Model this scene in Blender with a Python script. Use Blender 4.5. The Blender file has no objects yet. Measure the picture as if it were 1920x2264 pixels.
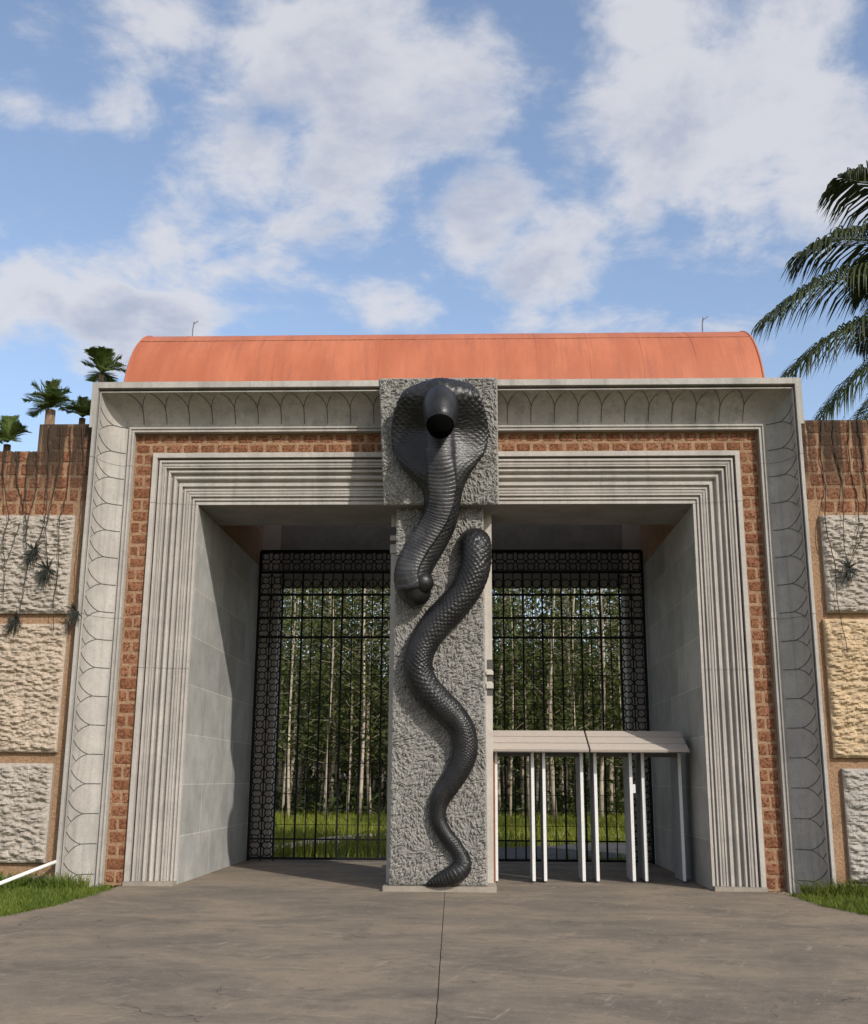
import bpy, math, random
import numpy as np
from mathutils import Vector, Matrix, noise as mnoise
random.seed(7); rng = np.random.default_rng(7)
sc = bpy.context.scene; COL = sc.collection
R = math.radians
# ------------------------------------------------------------------ camera
FPX, PITCH, YAW, ROLL, CX, CD, CZ = 2426.6, 0.2390, -0.0360, -0.0060, 0.4743, 17.4244, 1.6
cam = bpy.data.cameras.new('camera'); camo = bpy.data.objects.new('camera', cam); COL.objects.link(camo)
cam.sensor_fit = 'HORIZONTAL'; cam.sensor_width = 36.0; cam.lens = FPX / 1920 * 36.0
cam.clip_start = 0.1; cam.clip_end = 3000
camo.matrix_world = Matrix.Translation((CX, -CD, CZ)) @ Matrix.Rotation(-YAW, 4, 'Z') @ Matrix.Rotation(math.pi/2 + PITCH, 4, 'X') @ Matrix.Rotation(-ROLL, 4, 'Z')
sc.camera = camo
def ray(u, v):
    a, b = u - 960, 1132 - v
    c, s = math.cos(-ROLL), math.sin(-ROLL); a, b = c*a - s*b, s*a + c*b
    x, d, w = a/FPX, 1.0, b/FPX
    c, s = math.cos(PITCH), math.sin(PITCH); y = c*d - s*w; z = s*d + c*w
    c, s = math.cos(-YAW), math.sin(-YAW); x, y = c*x - s*y, s*x + c*y
    return Vector((x, y, z))
def atY(u, v, Y):
    d = ray(u, v); return Vector((CX, -CD, CZ)) + d * ((Y + CD) / d.y)
def atZ(u, v, Z=0.0):
    d = ray(u, v); return Vector((CX, -CD, CZ)) + d * ((Z - CZ) / d.z)
VS = 1920/1764
# ------------------------------------------------------------------ sun, sky
SUN_EL, SUN_AZ = R(35), R(37)          # azimuth: to the right of the gate's front normal
sunv = Vector((math.sin(SUN_AZ)*math.cos(SUN_EL), -math.cos(SUN_AZ)*math.cos(SUN_EL), math.sin(SUN_EL)))
sl = bpy.data.lights.new('sun', 'SUN'); sl.energy = 3.0; sl.angle = R(0.9); sl.color = (1.0, 0.94, 0.86)
so = bpy.data.objects.new('sun', sl); COL.objects.link(so); so.location = (20, -30, 40)
so.rotation_euler = (-sunv).to_track_quat('-Z', 'Y').to_euler()
sc.view_settings.view_transform = 'Standard'; sc.view_settings.look = 'None'
sc.view_settings.exposure = 0.38; sc.view_settings.gamma = 1.0; sc.view_settings.use_curve_mapping = False
W = bpy.data.worlds.new('World'); sc.world = W; W.use_nodes = True
def build_world():
    nt = W.node_tree; N = nt.nodes; L = nt.links; N.clear()
    def n(t, **k):
        o = N.new(t)
        for a, b in k.items(): setattr(o, a, b)
        return o
    def math_(op, a, b=None, c=None, clamp=False):
        m = n('ShaderNodeMath', operation=op); m.use_clamp = clamp
        for i, x in enumerate((a, b, c)):
            if x is None: continue
            if isinstance(x, (int, float)): m.inputs[i].default_value = x
            else: L.new(x, m.inputs[i])
        return m.outputs[0]
    sky = n('ShaderNodeTexSky', sky_type='NISHITA'); sky.sun_disc = False
    sky.sun_elevation = SUN_EL; sky.sun_rotation = math.pi - SUN_AZ
    sky.air_density = 1.0; sky.dust_density = 2.2; sky.ozone_density = 1.6
    hs = n('ShaderNodeHueSaturation'); hs.inputs['Saturation'].default_value = .92; hs.inputs['Value'].default_value = 1.1
    L.new(sky.outputs[0], hs.inputs['Color'])
    bg = n('ShaderNodeBackground'); bg.inputs[1].default_value = 0.15; L.new(hs.outputs[0], bg.inputs[0])
    tc = n('ShaderNodeTexCoord'); dirv = tc.outputs['Generated']
    sep = n('ShaderNodeSeparateXYZ'); L.new(dirv, sep.inputs[0])
    # cloud deck: project the direction on a plane so clouds shrink to the horizon
    zz = math_('ADD', math_('MAXIMUM', sep.outputs[2], 0.0), 0.22)
    cx = math_('DIVIDE', sep.outputs[0], zz); cy = math_('DIVIDE', sep.outputs[1], zz)
    cmb = n('ShaderNodeCombineXYZ'); L.new(cx, cmb.inputs[0]); L.new(cy, cmb.inputs[1])
    def fbm(scale, detail, rough, off, dist=0.0):
        mp = n('ShaderNodeVectorMath', operation='ADD'); mp.inputs[1].default_value = off; L.new(cmb.outputs[0], mp.inputs[0])
        t = n('ShaderNodeTexNoise'); t.inputs['Scale'].default_value = scale; t.inputs['Detail'].default_value = detail
        t.inputs['Roughness'].default_value = rough; t.inputs['Distortion'].default_value = dist
        L.new(mp.outputs[0], t.inputs['Vector']); return t.outputs[0]
    big = fbm(1.6, 2, 0.5, (3.1, 0.4, 0))
    med = fbm(3.2, 10, 0.60, (0.3, 1.7, 0.2), 0.25)
    med2 = fbm(3.2, 6, 0.60, (0.36, 1.60, 0.2), 0.25)
    fine = fbm(9.0, 6, 0.62, (5.3, 2.7, 0.2), 0.3)
    # where the cloud masses of the photograph stand (u, v in photo pixels, angular radius)
    blobs = [(640,140,.135,1.0),(820,210,.15,1.05),(960,230,.11,.9),(560,330,.12,.9),(720,380,.12,.9),(380,60,.10,.8),(420,440,.075,.65),(640,480,.07,.6),
             (1060,480,.10,1.0),(1180,570,.09,.9),(960,560,.07,.55),(1060,110,.06,.5),(1500,250,.12,1.0),(1700,200,.16,1.1),(1850,330,.14,1.0),(1640,440,.09,.7),
             (1780,480,.07,.6),(1440,40,.06,.8),(60,655,.07,1.0),(230,700,.075,1.0),(370,730,.07,.8),(290,230,.06,.6),(160,300,.045,.4),(850,670,.06,.6),(1440,490,.04,.55),(0,690,.06,.9),
             (1250,350,.05,.45),(90,430,.05,.35),(60,60,.05,.35),(20,210,.06,.4)]
    acc = None
    for u, v, r, w in blobs:
        c = ray(u, v).normalized()
        d = n('ShaderNodeVectorMath', operation='DISTANCE'); L.new(dirv, d.inputs[0]); d.inputs[1].default_value = c
        m = n('ShaderNodeMapRange', interpolation_type='SMOOTHSTEP'); m.inputs[1].default_value = 0; m.inputs[2].default_value = r
        m.inputs[3].default_value = w; m.inputs[4].default_value = 0; L.new(d.outputs['Value'], m.inputs[0])
        acc = m.outputs[0] if acc is None else math_('MAXIMUM', acc, m.outputs[0])
    # outside the view the same cover comes from low-frequency noise
    c = ray(960, 420).normalized(); d = n('ShaderNodeVectorMath', operation='DISTANCE'); L.new(dirv, d.inputs[0]); d.inputs[1].default_value = c
    inn = n('ShaderNodeMapRange', interpolation_type='SMOOTHSTEP'); inn.inputs[1].default_value = .42; inn.inputs[2].default_value = .6
    inn.inputs[3].default_value = 0; inn.inputs[4].default_value = 1; L.new(d.outputs['Value'], inn.inputs[0])
    outc = math_('MULTIPLY', math_('MULTIPLY', math_('SUBTRACT', big, 0.40), 6.0, clamp=True), inn.outputs[0])
    cov = math_('MAXIMUM', acc, outc)
    dens = math_('ADD', math_('MULTIPLY', cov, 0.75), math_('ADD', math_('MULTIPLY', math_('SUBTRACT', med, 0.5), 2.1), math_('MULTIPLY', math_('SUBTRACT', fine, 0.5), 1.35)))
    al = n('ShaderNodeMapRange', interpolation_type='SMOOTHSTEP'); al.inputs[1].default_value = .07; al.inputs[2].default_value = .66
    al.inputs[3].default_value = 0; al.inputs[4].default_value = .86; L.new(dens, al.inputs[0])
    shade = n('ShaderNodeMapRange', interpolation_type='SMOOTHSTEP'); shade.inputs[1].default_value = .40; shade.inputs[2].default_value = 1.30
    L.new(math_('ADD', math_('ADD', dens, math_('MULTIPLY', math_('SUBTRACT', big, .5), 1.0)), math_('MULTIPLY', math_('SUBTRACT', med2, med), 3.2)), shade.inputs[0])
    mixc = n('ShaderNodeMix', data_type='RGBA'); L.new(shade.outputs[0], mixc.inputs['Factor'])
    mixc.inputs['A'].default_value = (.56, .56, .59, 1); mixc.inputs['B'].default_value = (.35, .38, .465, 1)
    bg2 = n('ShaderNodeBackground'); L.new(mixc.outputs['Result'], bg2.inputs[0]); bg2.inputs[1].default_value = 1.0
    # no clouds below the horizon
    up = n('ShaderNodeMapRange'); up.inputs[1].default_value = 0.0; up.inputs[2].default_value = .06; L.new(sep.outputs[2], up.inputs[0])
    ms = n('ShaderNodeMixShader'); L.new(math_('MULTIPLY', al.outputs[0], up.outputs[0]), ms.inputs[0]); L.new(bg.outputs[0], ms.inputs[1]); L.new(bg2.outputs[0], ms.inputs[2])
    out = n('ShaderNodeOutputWorld'); L.new(ms.outputs[0], out.inputs[0])
build_world()
# ------------------------------------------------------------------ materials
MATS = {}
def lin(r, g, b):
    f = lambda c: ((c/255+.055)/1.055)**2.4 if c/255 > .04045 else c/255/12.92
    return (f(r), f(g), f(b), 1)
class NB:
    def __init__(s, name):
        s.m = bpy.data.materials.new(name); s.m.use_nodes = True; s.nt = s.m.node_tree; s.N = s.nt.nodes; s.L = s.nt.links
        s.b = s.N['Principled BSDF']; MATS[name] = s.m
    def n(s, t, ins=None, **k):
        o = s.N.new(t)
        for a, b in k.items(): setattr(o, a, b)
        for a, v in (ins or {}).items():
            if hasattr(v, 'is_linked'): s.L.new(v, o.inputs[a])
            else: o.inputs[a].default_value = v
        return o
    def pos(s): return s.n('ShaderNodeNewGeometry').outputs['Position']
    def scaled(s, v, sc3, off=(0,0,0)):
        return s.n('ShaderNodeMapping', {'Vector': v, 'Scale': sc3, 'Location': off}).outputs[0]
    def noise(s, v, scale, detail=4, rough=.55, dist=0):
        return s.n('ShaderNodeTexNoise', {'Vector': v, 'Scale': scale, 'Detail': detail, 'Roughness': rough, 'Distortion': dist}).outputs[0]
    def ramp(s, f, a, b, lo=0., hi=1.):
        return s.n('ShaderNodeMapRange', {0: f, 1: a, 2: b, 3: lo, 4: hi}, interpolation_type='SMOOTHSTEP').outputs[0]
    def mix(s, f, a, b, mode='MIX'):
        o = s.n('ShaderNodeMix', {'Factor': f, 'A': a, 'B': b}, data_type='RGBA', blend_type=mode); return o.outputs['Result']
    def math(s, op, a, b=0., clamp=False):
        o = s.n('ShaderNodeMath', {0: a, 1: b}, operation=op); o.use_clamp = clamp; return o.outputs[0]
    def bump(s, h, dist=.01, strength=1.):
        o = s.n('ShaderNodeBump', {'Height': h, 'Distance': dist, 'Strength': strength}); s.L.new(o.outputs[0], s.b.inputs['Normal'])
    def done(s, col, rough=.8, spec=.3, metal=0.):
        if hasattr(col, 'is_linked'): s.L.new(col, s.b.inputs['Base Color'])
        else: s.b.inputs['Base Color'].default_value = col
        if hasattr(rough, 'is_linked'): s.L.new(rough, s.b.inputs['Roughness'])
        else: s.b.inputs['Roughness'].default_value = rough
        s.b.inputs['Specular IOR Level'].default_value = spec; s.b.inputs['Metallic'].default_value = metal
        return s.m
def c4(c, k=1.): return (c[0]*k, c[1]*k, c[2]*k, 1)
def stone(name, c, dark=.7, streak=.35, fine=60, bd=.003, rough=.8, streakdark=.5, spec=.25, vary=0.):
    m = NB(name); p = m.pos()
    a = m.noise(p, 1.7, 8, .68); g = m.noise(p, fine, 3, .6); h = m.noise(p, 9, 6, .7)
    col = m.mix(m.ramp(a, .32, .66), c4(c, dark), c)
    col = m.mix(m.math('MULTIPLY', m.ramp(h, .48, .72), .38), col, c4(c, dark*.72))
    col = m.mix(m.math('MULTIPLY', m.ramp(g, .45, .7), .55), col, c4(c, .6))
    st = m.noise(m.scaled(p, (7, 7, .30)), 1.0, 6, .7); s2 = m.noise(m.scaled(p, (2.2, 2.2, .22), (4, 1, 2)), 1.0, 5, .65)
    col = m.mix(m.math('MULTIPLY', m.ramp(st, .50, .70), streak), col, c4(c, streakdark))
    col = m.mix(m.math('MULTIPLY', m.ramp(s2, .52, .68), streak*.8), col, c4((c[0]*.95, c[1], c[2]*1.03), streakdark))
    if vary:
        rnd = m.n('ShaderNodeObjectInfo').outputs['Random']; col = m.n('ShaderNodeHueSaturation', {'Value': m.math('ADD', m.math('MULTIPLY', rnd, vary), 1-vary/2), 'Color': col}).outputs[0]
    m.bump(m.math('ADD', g, m.math('MULTIPLY', h, 2.5)), bd)
    return m.done(col, rough, spec)
stone('carved_granite', (.43, .405, .37, 1), dark=.78, streak=.6, fine=70)
stone('moulding_granite', (.46, .425, .385, 1), dark=.8, streak=.45, fine=90)
stone('pier_stone', (.50, .46, .41, 1), dark=.85, streak=.25)
stone('incised_grime', (.10, .095, .09, 1), dark=.8, streak=.2)
stone('bounce_lit_stone', (.46, .43, .39, 1), dark=.9, streak=.1)
stone('panel_granite', (.43, .43, .41, 1), dark=.72, streak=.4, fine=120, bd=.001, rough=.5, streakdark=.6, vary=.28)
stone('white_joint', (.68, .66, .60, 1), dark=.85, streak=.2)
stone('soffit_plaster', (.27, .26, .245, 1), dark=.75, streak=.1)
stone('plinth_stone', (.33, .29, .24, 1), dark=.7, streak=.2)
def rough_stone(name, c, dk):
    m = NB(name); p = m.pos()
    g = m.noise(p, 45, 4, .65); a = m.noise(p, 2.2, 4, .6)
    col = m.mix(m.ramp(a, .3, .7), c4(c, .8), c); col = m.mix(m.ramp(g, .3, .65), dk, col)
    m.bump(g, .006); return m.done(col, .85, .25)
rough_stone('chiselled_grey', (.31, .30, .275, 1), (.135, .13, .12, 1))
rough_stone('block_grey', (.44, .395, .34, 1), (.25, .215, .18, 1))
rough_stone('block_tan', (.54, .415, .265, 1), (.33, .24, .145, 1))
rough_stone('block_cream', (.49, .405, .315, 1), (.29, .23, .175, 1))
rough_stone('block_dim', (.40, .37, .33, 1), (.27, .245, .215, 1))
def laterite(name, brick):
    m = NB(name); p = m.pos(); rnd = m.n('ShaderNodeObjectInfo').outputs['Random']
    g = m.noise(p, 26, 4, .7); f = m.noise(p, 90, 2, .6)
    if brick:
        c1 = m.mix(rnd, (.215, .092, .048, 1), (.31, .15, .085, 1)); col = m.mix(m.ramp(g, .44, .60), c1, (.115, .045, .024, 1))
        col = m.mix(m.math('MULTIPLY', m.ramp(f, .58, .72), .4), col, (.42, .24, .13, 1))
    else:
        col = m.mix(m.ramp(g, .3, .7), (.24, .148, .085, 1), (.39, .25, .155, 1)); big_ = m.noise(p, 2.6, 6, .65); col = m.mix(m.math('MULTIPLY', m.ramp(big_, .45, .7), .45), col, (.17, .105, .07, 1))
    # rain stains running down from the wall tops
    z = m.n('ShaderNodeSeparateXYZ', {0: p}).outputs[2]
    st = m.noise(m.scaled(p, (8.5, 1.0, .18)), 1.0, 3, .55)
    f1 = m.math('MULTIPLY', m.ramp(z, 5.6, 6.75), m.ramp(st, .36, .52))
    top = m.math('ADD', f1, m.math('MULTIPLY', m.ramp(z, 6.75, 7.25), .55), clamp=True)
    xa = m.math('ABSOLUTE', m.n('ShaderNodeSeparateXYZ', {0: p}).outputs[0])
    top = m.math('MULTIPLY', top, m.ramp(xa, 5.55, 5.65))       # only the perimeter walls are stained
    col = m.mix(m.math('MULTIPLY', top, .9), col, (.040, .029, .021, 1))
    lich = m.noise(m.scaled(p, (9, 1, 9), (3, 0, 1)), 1.0, 3, .6)
    col = m.mix(m.math('MULTIPLY', m.math('MULTIPLY', m.ramp(lich, .64, .72), m.ramp(z, 5.8, 6.8)), .35), col, (.42, .36, .27, 1))
    m.bump(m.math('ADD', g, m.math('MULTIPLY', f, .4)), .022)
    return m.done(col, .9, .15)
laterite('laterite_brick', True); laterite('laterite_mortar', False)
def copper():
    m = NB('terracotta_roof'); p = m.pos()
    a = m.noise(m.scaled(p, (1.6, .5, .5)), 1.0, 5, .6); s = m.noise(m.scaled(p, (9, .5, .5)), 1.0, 5, .7); g = m.noise(p, 35, 3, .6)
    col = m.mix(m.ramp(a, .3, .7), (.34, .10, .048, 1), (.43, .142, .072, 1)); col = m.mix(m.math('MULTIPLY', m.ramp(s, .46, .7), .6), col, (.27, .085, .05, 1))
    z = m.n('ShaderNodeSeparateXYZ', {0: p}).outputs[2]
    col = m.mix(m.math('MULTIPLY', m.ramp(z, 9.45, 9.9), .35), col, (.30, .12, .08, 1))
    col = m.mix(m.math('MULTIPLY', m.ramp(g, .55, .8), .35), col, (.55, .22, .115, 1))
    m.bump(g, .003); m.done(col, .6, .3)
copper()
def cobra_mat(name, k):
    m = NB(name); p = m.pos(); g = m.noise(p, 60, 4, .6); a = m.noise(p, 3, 6, .65)
    col = m.mix(m.ramp(a, .35, .7), c4((.006, .006, .0065), k), c4((.018, .0178, .0185), k)); col = m.mix(m.math('MULTIPLY', m.ramp(g, .5, .75), .5), col, c4((.05, .049, .046), k**.5))
    m.bump(g, .003); m.done(col, m.ramp(g, .3, .7, .26, .50), .38)
cobra_mat('worn_black_stone', 3.2); cobra_mat('black_stone', 1.)
NB('mouth_shade').done((.002, .002, .002, 1), .9, .02)  # shadow inside the open mouth, put into a near-black matt colour
def metal(name, c, rough, metalv=0., spec=.5):
    m = NB(name); p = m.pos(); g = m.noise(p, 18, 4, .6)
    col = m.mix(m.ramp(g, .4, .8), c, c4(c, .86)); return m.done(col, m.ramp(g, .3, .8, rough, rough+.15), spec, metalv)
metal('black_iron', (.007, .007, .008, 1), .6, 0., .2); metal('white_enamel', (.66, .66, .65, 1), .35); metal('fin_grey', (.30, .30, .31, 1), .45)
metal('canopy_cream', (.44, .385, .335, 1), .5, 0., .3); metal('canopy_seam', (.05, .045, .04, 1), .8); metal('canopy_dark', (.10, .10, .10, 1), .6)
metal('rod_grey', (.18, .18, .19, 1), .4, .6); metal('pvc_white', (.80, .79, .74, 1), .4); metal('rust', (.20, .07, .03, 1), .8)
def drive_mat(name, light, dark_):
    m = NB(name); p = m.pos()
    a = m.noise(m.scaled(p, (.5, .75, 1)), 1.0, 12, .74, .5); b = m.noise(p, 1.6, 10, .72); g = m.noise(p, 38, 6, .75); f = m.noise(p, 170, 2, .6)
    mid = tuple((x+y)/2 for x, y in zip(light, dark_))
    col = m.mix(m.ramp(a, .36, .64), (mid[0]*.70, mid[1]*.71, mid[2]*.73, 1), (mid[0]*1.27, mid[1]*1.22, mid[2]*1.15, 1)); col = m.mix(m.math('MULTIPLY', m.ramp(b, .52, .66), .6), col, c4(dark_, .8)); mdm = m.noise(p, 6.5, 8, .75, .6); col = m.mix(m.math('MULTIPLY', m.ramp(mdm, .54, .66), .5), col, c4(light, 1.1)); col = m.mix(m.math('MULTIPLY', m.ramp(mdm, .44, .34), .5), col, c4(dark_, .75))
    col = m.mix(m.math('MULTIPLY', m.ramp(g, .52, .72), .55), col, c4(light, 1.15)); col = m.mix(m.math('MULTIPLY', m.ramp(g, .46, .30), .5), col, c4(dark_, .7))
    col = m.mix(m.math('MULTIPLY', m.ramp(f, .5, .68), .4), col, c4(dark_, .6))
    wob = m.n('ShaderNodeVectorMath', {0: m.n('ShaderNodeTexNoise', {'Vector': p, 'Scale': 1.7, 'Detail': 6.}).outputs[1], 'Scale': .7}, operation='SCALE').outputs[0]
    vc = m.n('ShaderNodeTexVoronoi', {'Vector': m.n('ShaderNodeVectorMath', {0: p, 1: wob}, operation='ADD').outputs[0], 'Scale': .33}, feature='DISTANCE_TO_EDGE').outputs[0]
    col = m.mix(m.math('MULTIPLY', m.ramp(vc, .0, .0035, 1., 0.), m.ramp(b, .44, .58)), col, c4(dark_, .45))
    # pale scuffs in two directions
    for sc3, off in (((1.6, 9, 1), (0, 0, 0)), ((9, 1.4, 1), (3, 5, 0))):
        q = m.noise(m.scaled(m.n('ShaderNodeVectorRotate', {'Vector': p, 'Angle': .35}, rotation_type='Z_AXIS').outputs[0], sc3, off), 1.0, 8, .75, .3); col = m.mix(m.math('MULTIPLY', m.ramp(q, .58, .68), .6), col, c4(light, 1.35))
    m.bump(m.math('ADD', g, m.math('MULTIPLY', f, .6)), .008); m.done(col, m.ramp(b, .3, .8, .72, .9), .22)
drive_mat('worn_concrete', (.265, .222, .172, 1), (.138, .118, .097, 1))
drive_mat('asphalt', (.085, .085, .09, 1), (.055, .055, .058, 1))
drive_mat('pale_path', (.42, .33, .26, 1), (.32, .25, .19, 1))
def ground_mat():
    m = NB('lawn_soil'); p = m.pos(); a = m.noise(p, .5, 5, .6); g = m.noise(p, 25, 4, .7)
    col = m.mix(m.ramp(a, .3, .7), (.075, .105, .014, 1), (.13, .155, .022, 1)); col = m.mix(m.ramp(g, .45, .7), col, (.085, .075, .035, 1))
    m.bump(g, .03); m.done(col, .95, .1)
ground_mat()
def leaf(name, c1, c2, trans=.35):
    m = NB(name); p = m.pos(); rnd = m.n('ShaderNodeObjectInfo').outputs['Random']
    g = m.noise(p, 1.9, 3, .6); h = m.noise(p, 17, 1, .5)
    col = m.mix(m.ramp(g, .35, .65), c1, c2); col = m.mix(m.math('MULTIPLY', m.ramp(h, .45, .75), .5), col, c4(c2, 1.35))
    hs = m.n('ShaderNodeHueSaturation', {'Hue': m.math('ADD', m.math('MULTIPLY', rnd, .03), .485), 'Value': m.math('ADD', m.math('MULTIPLY', rnd, .4), .8), 'Color': col}); col = hs.outputs[0]
    m.done(col, .55, .3)
    t = m.n('ShaderNodeBsdfTranslucent', {0: col}); mx = m.n('ShaderNodeMixShader', {0: trans}); m.L.new(m.b.outputs[0], mx.inputs[1]); m.L.new(t.outputs[0], mx.inputs[2])
    m.L.new(mx.outputs[0], m.N['Material Output'].inputs[0])
leaf('tree_leaf', (.040, .058, .014, 1), (.085, .105, .024, 1)); leaf('wood_leaf', (.030, .044, .012, 1), (.060, .078, .020, 1))
leaf('palm_leaf', (.06, .09, .022, 1), (.12, .16, .04, 1), .3); leaf('coconut_leaf', (.022, .034, .014, 1), (.055, .070, .024, 1), .25)
leaf('grass_blade', (.085, .125, .016, 1), (.15, .185, .03, 1), .4); leaf('far_grass', (.10, .13, .014, 1), (.21, .22, .028, 1), .4)
leaf('bromeliad_leaf', (.014, .018, .014, 1), (.035, .035, .025, 1), .1)
def bark(name, c, d):
    m = NB(name); p = m.pos(); a = m.noise(m.scaled(p, (6, 6, 1.3)), 1.0, 5, .65); rnd = m.n('ShaderNodeObjectInfo').outputs['Random']
    col = m.mix(m.ramp(a, .42, .68), c, d); col = m.mix(m.math('MULTIPLY', rnd, .4), col, c4(d, .9)); m.bump(a, .01); m.done(col, .85, .15)
bark('pale_bark', (.47, .40, .31, 1), (.22, .17, .12, 1)); bark('palm_bark', (.26, .17, .11, 1), (.14, .095, .06, 1)); bark('vine_bark', (.055, .042, .032, 1), (.03, .025, .02, 1))
NB('dry_leaf').done((.30, .20, .09, 1), .9, .1)
# ------------------------------------------------------------------ mesh helpers
def mesh(name, V, F, mat=None, smooth=False):
    me = bpy.data.meshes.new(name); me.from_pydata([tuple(v) for v in V], [], [tuple(f) for f in F])
    if mat: me.materials.append(MATS[mat])
    if smooth: me.polygons.foreach_set('use_smooth', [True]*len(me.polygons))
    me.update(); return me
def quads(name, arr, mat, smooth=False):          # arr (n, k, 3): n polygons of k corners
    arr = np.asarray(arr, dtype=np.float32); nq, k, _ = arr.shape
    me = bpy.data.meshes.new(name); me.vertices.add(nq*k); me.vertices.foreach_set('co', arr.reshape(-1))
    me.loops.add(nq*k); me.loops.foreach_set('vertex_index', np.arange(nq*k, dtype=np.int32))
    me.polygons.add(nq); me.polygons.foreach_set('loop_start', np.arange(0, nq*k, k, dtype=np.int32)); me.polygons.foreach_set('loop_total', np.full(nq, k, dtype=np.int32))
    me.update(calc_edges=True); me.materials.append(MATS[mat]); return me
def obj(name, me, parent=None, loc=None, rot=None, scale=None, kind=None):
    o = bpy.data.objects.new(name, me); COL.objects.link(o)
    if parent is not None: o.parent = parent
    if loc is not None: o.location = loc
    if rot is not None: o.rotation_euler = rot
    if scale is not None: o.scale = scale
    if kind: o['kind'] = kind
    return o
def tag(o, label, cat, group=None):
    o['label'] = label; o['category'] = cat
    if group: o['group'] = group
    return o
def thing(name, label, cat, loc=(0,0,0), group=None, rz=0.):
    o = bpy.data.objects.new(name, None); COL.objects.link(o); o.location = loc; o.rotation_euler = (0, 0, rz); o.empty_display_size = .2
    return tag(o, label, cat, group)
class MB:
    def __init__(s): s.V = []; s.F = []
    def add(s, V, F):
        b = len(s.V); s.V += [tuple(v) for v in V]; s.F += [tuple(i+b for i in f) for f in F]
    def box(s, x0, x1, y0, y1, z0, z1):
        s.add([(x0,y0,z0),(x1,y0,z0),(x1,y1,z0),(x0,y1,z0),(x0,y0,z1),(x1,y0,z1),(x1,y1,z1),(x0,y1,z1)],
              [(3,2,1,0),(4,5,6,7),(0,1,5,4),(1,2,6,5),(2,3,7,6),(3,0,4,7)]); return s
    def bar(s, a, b, w, d=None):                   # rectangular bar between two points
        a, b = Vector(a), Vector(b); t = (b-a).normalized(); up = Vector((0,1,0)) if abs(t.y) < .9 else Vector((0,0,1))
        x = t.cross(up).normalized()*w/2; y = x.cross(t).normalized()*(d or w)/2
        c = [(-1,-1),(1,-1),(1,1),(-1,1)]
        s.add([a+x*i+y*j for i, j in c]+[b+x*i+y*j for i, j in c], [(0,1,2,3)[::-1],(4,5,6,7),(0,1,5,4),(1,2,6,5),(2,3,7,6),(3,0,4,7)]); return s
    def tube(s, pts, rad, n=6, cap=True):
        P = [Vector(p) for p in pts]; rads = rad if hasattr(rad, '__len__') else [rad]*len(P); b = len(s.V); ref = None
        for i, p in enumerate(P):
            t = (P[min(i+1, len(P)-1)] - P[max(i-1, 0)]).normalized()
            if ref is None: ref = t.orthogonal().normalized()
            ref = (ref - t*ref.dot(t)).normalized(); q = t.cross(ref)
            for k in range(n):
                a = 2*math.pi*k/n; s.V.append(tuple(p + (ref*math.cos(a) + q*math.sin(a))*rads[i]))
        for i in range(len(P)-1):
            for k in range(n): s.F.append((b+i*n+k, b+i*n+(k+1) % n, b+(i+1)*n+(k+1) % n, b+(i+1)*n+k))
        if cap: s.F.append(tuple(b+k for k in range(n))[::-1]); s.F.append(tuple(b+(len(P)-1)*n+k for k in range(n)))
        return s
    def mesh(s, name, mat, smooth=False): return mesh(name, s.V, s.F, mat, smooth)
def box(name, mat, x0, x1, y0, y1, z0, z1, parent=None): return obj(name, MB().box(x0,x1,y0,y1,z0,z1).mesh(name, mat), parent)
def catmull(P, n):
    P = np.asarray(P, float); Q = np.vstack([2*P[0]-P[1], P, 2*P[-1]-P[-2]]); out = []
    m = len(P)-1
    for t in np.linspace(0, m, n):
        i = min(int(t), m-1); f = t-i; a, b, c, d = Q[i:i+4]
        out.append(.5*((2*b)+(-a+c)*f+(2*a-5*b+4*c-d)*f*f+(-a+3*b-3*c+d)*f**3))
    return np.array(out)
def bevelbox(name, mat, sx, sy, sz, bev=.012):     # box with chamfered vertical/horizontal front edges, centred
    V = []; F = []
    for y, k in ((sy/2, 0), (-sy/2+bev, 0), (-sy/2, bev)):
        V += [(-sx/2+k, y, -sz/2+k), (sx/2-k, y, -sz/2+k), (sx/2-k, y, sz/2-k), (-sx/2+k, y, sz/2-k)]
    for r in (0, 4):
        for k in range(4): F.append((r+k, r+(k+1) % 4, r+4+(k+1) % 4, r+4+k)[::-1])
    F.append((8,9,10,11)); F.append((3,2,1,0))
    return mesh(name, V, F, mat)
# ------------------------------------------------------------------ ground, drive, roads
gx = MB(); S = 900
g = obj('ground', mesh('ground', [(-S,-S,-.03),(S,-S,-.03),(S,S,-.03),(-S,S,-.03)], [(0,1,2,3)], 'lawn_soil'), kind='structure')
def jit(x, y, a, sc_=3.0): return a * mnoise.noise(Vector((x*sc_, y*sc_, 4.2)))
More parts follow.
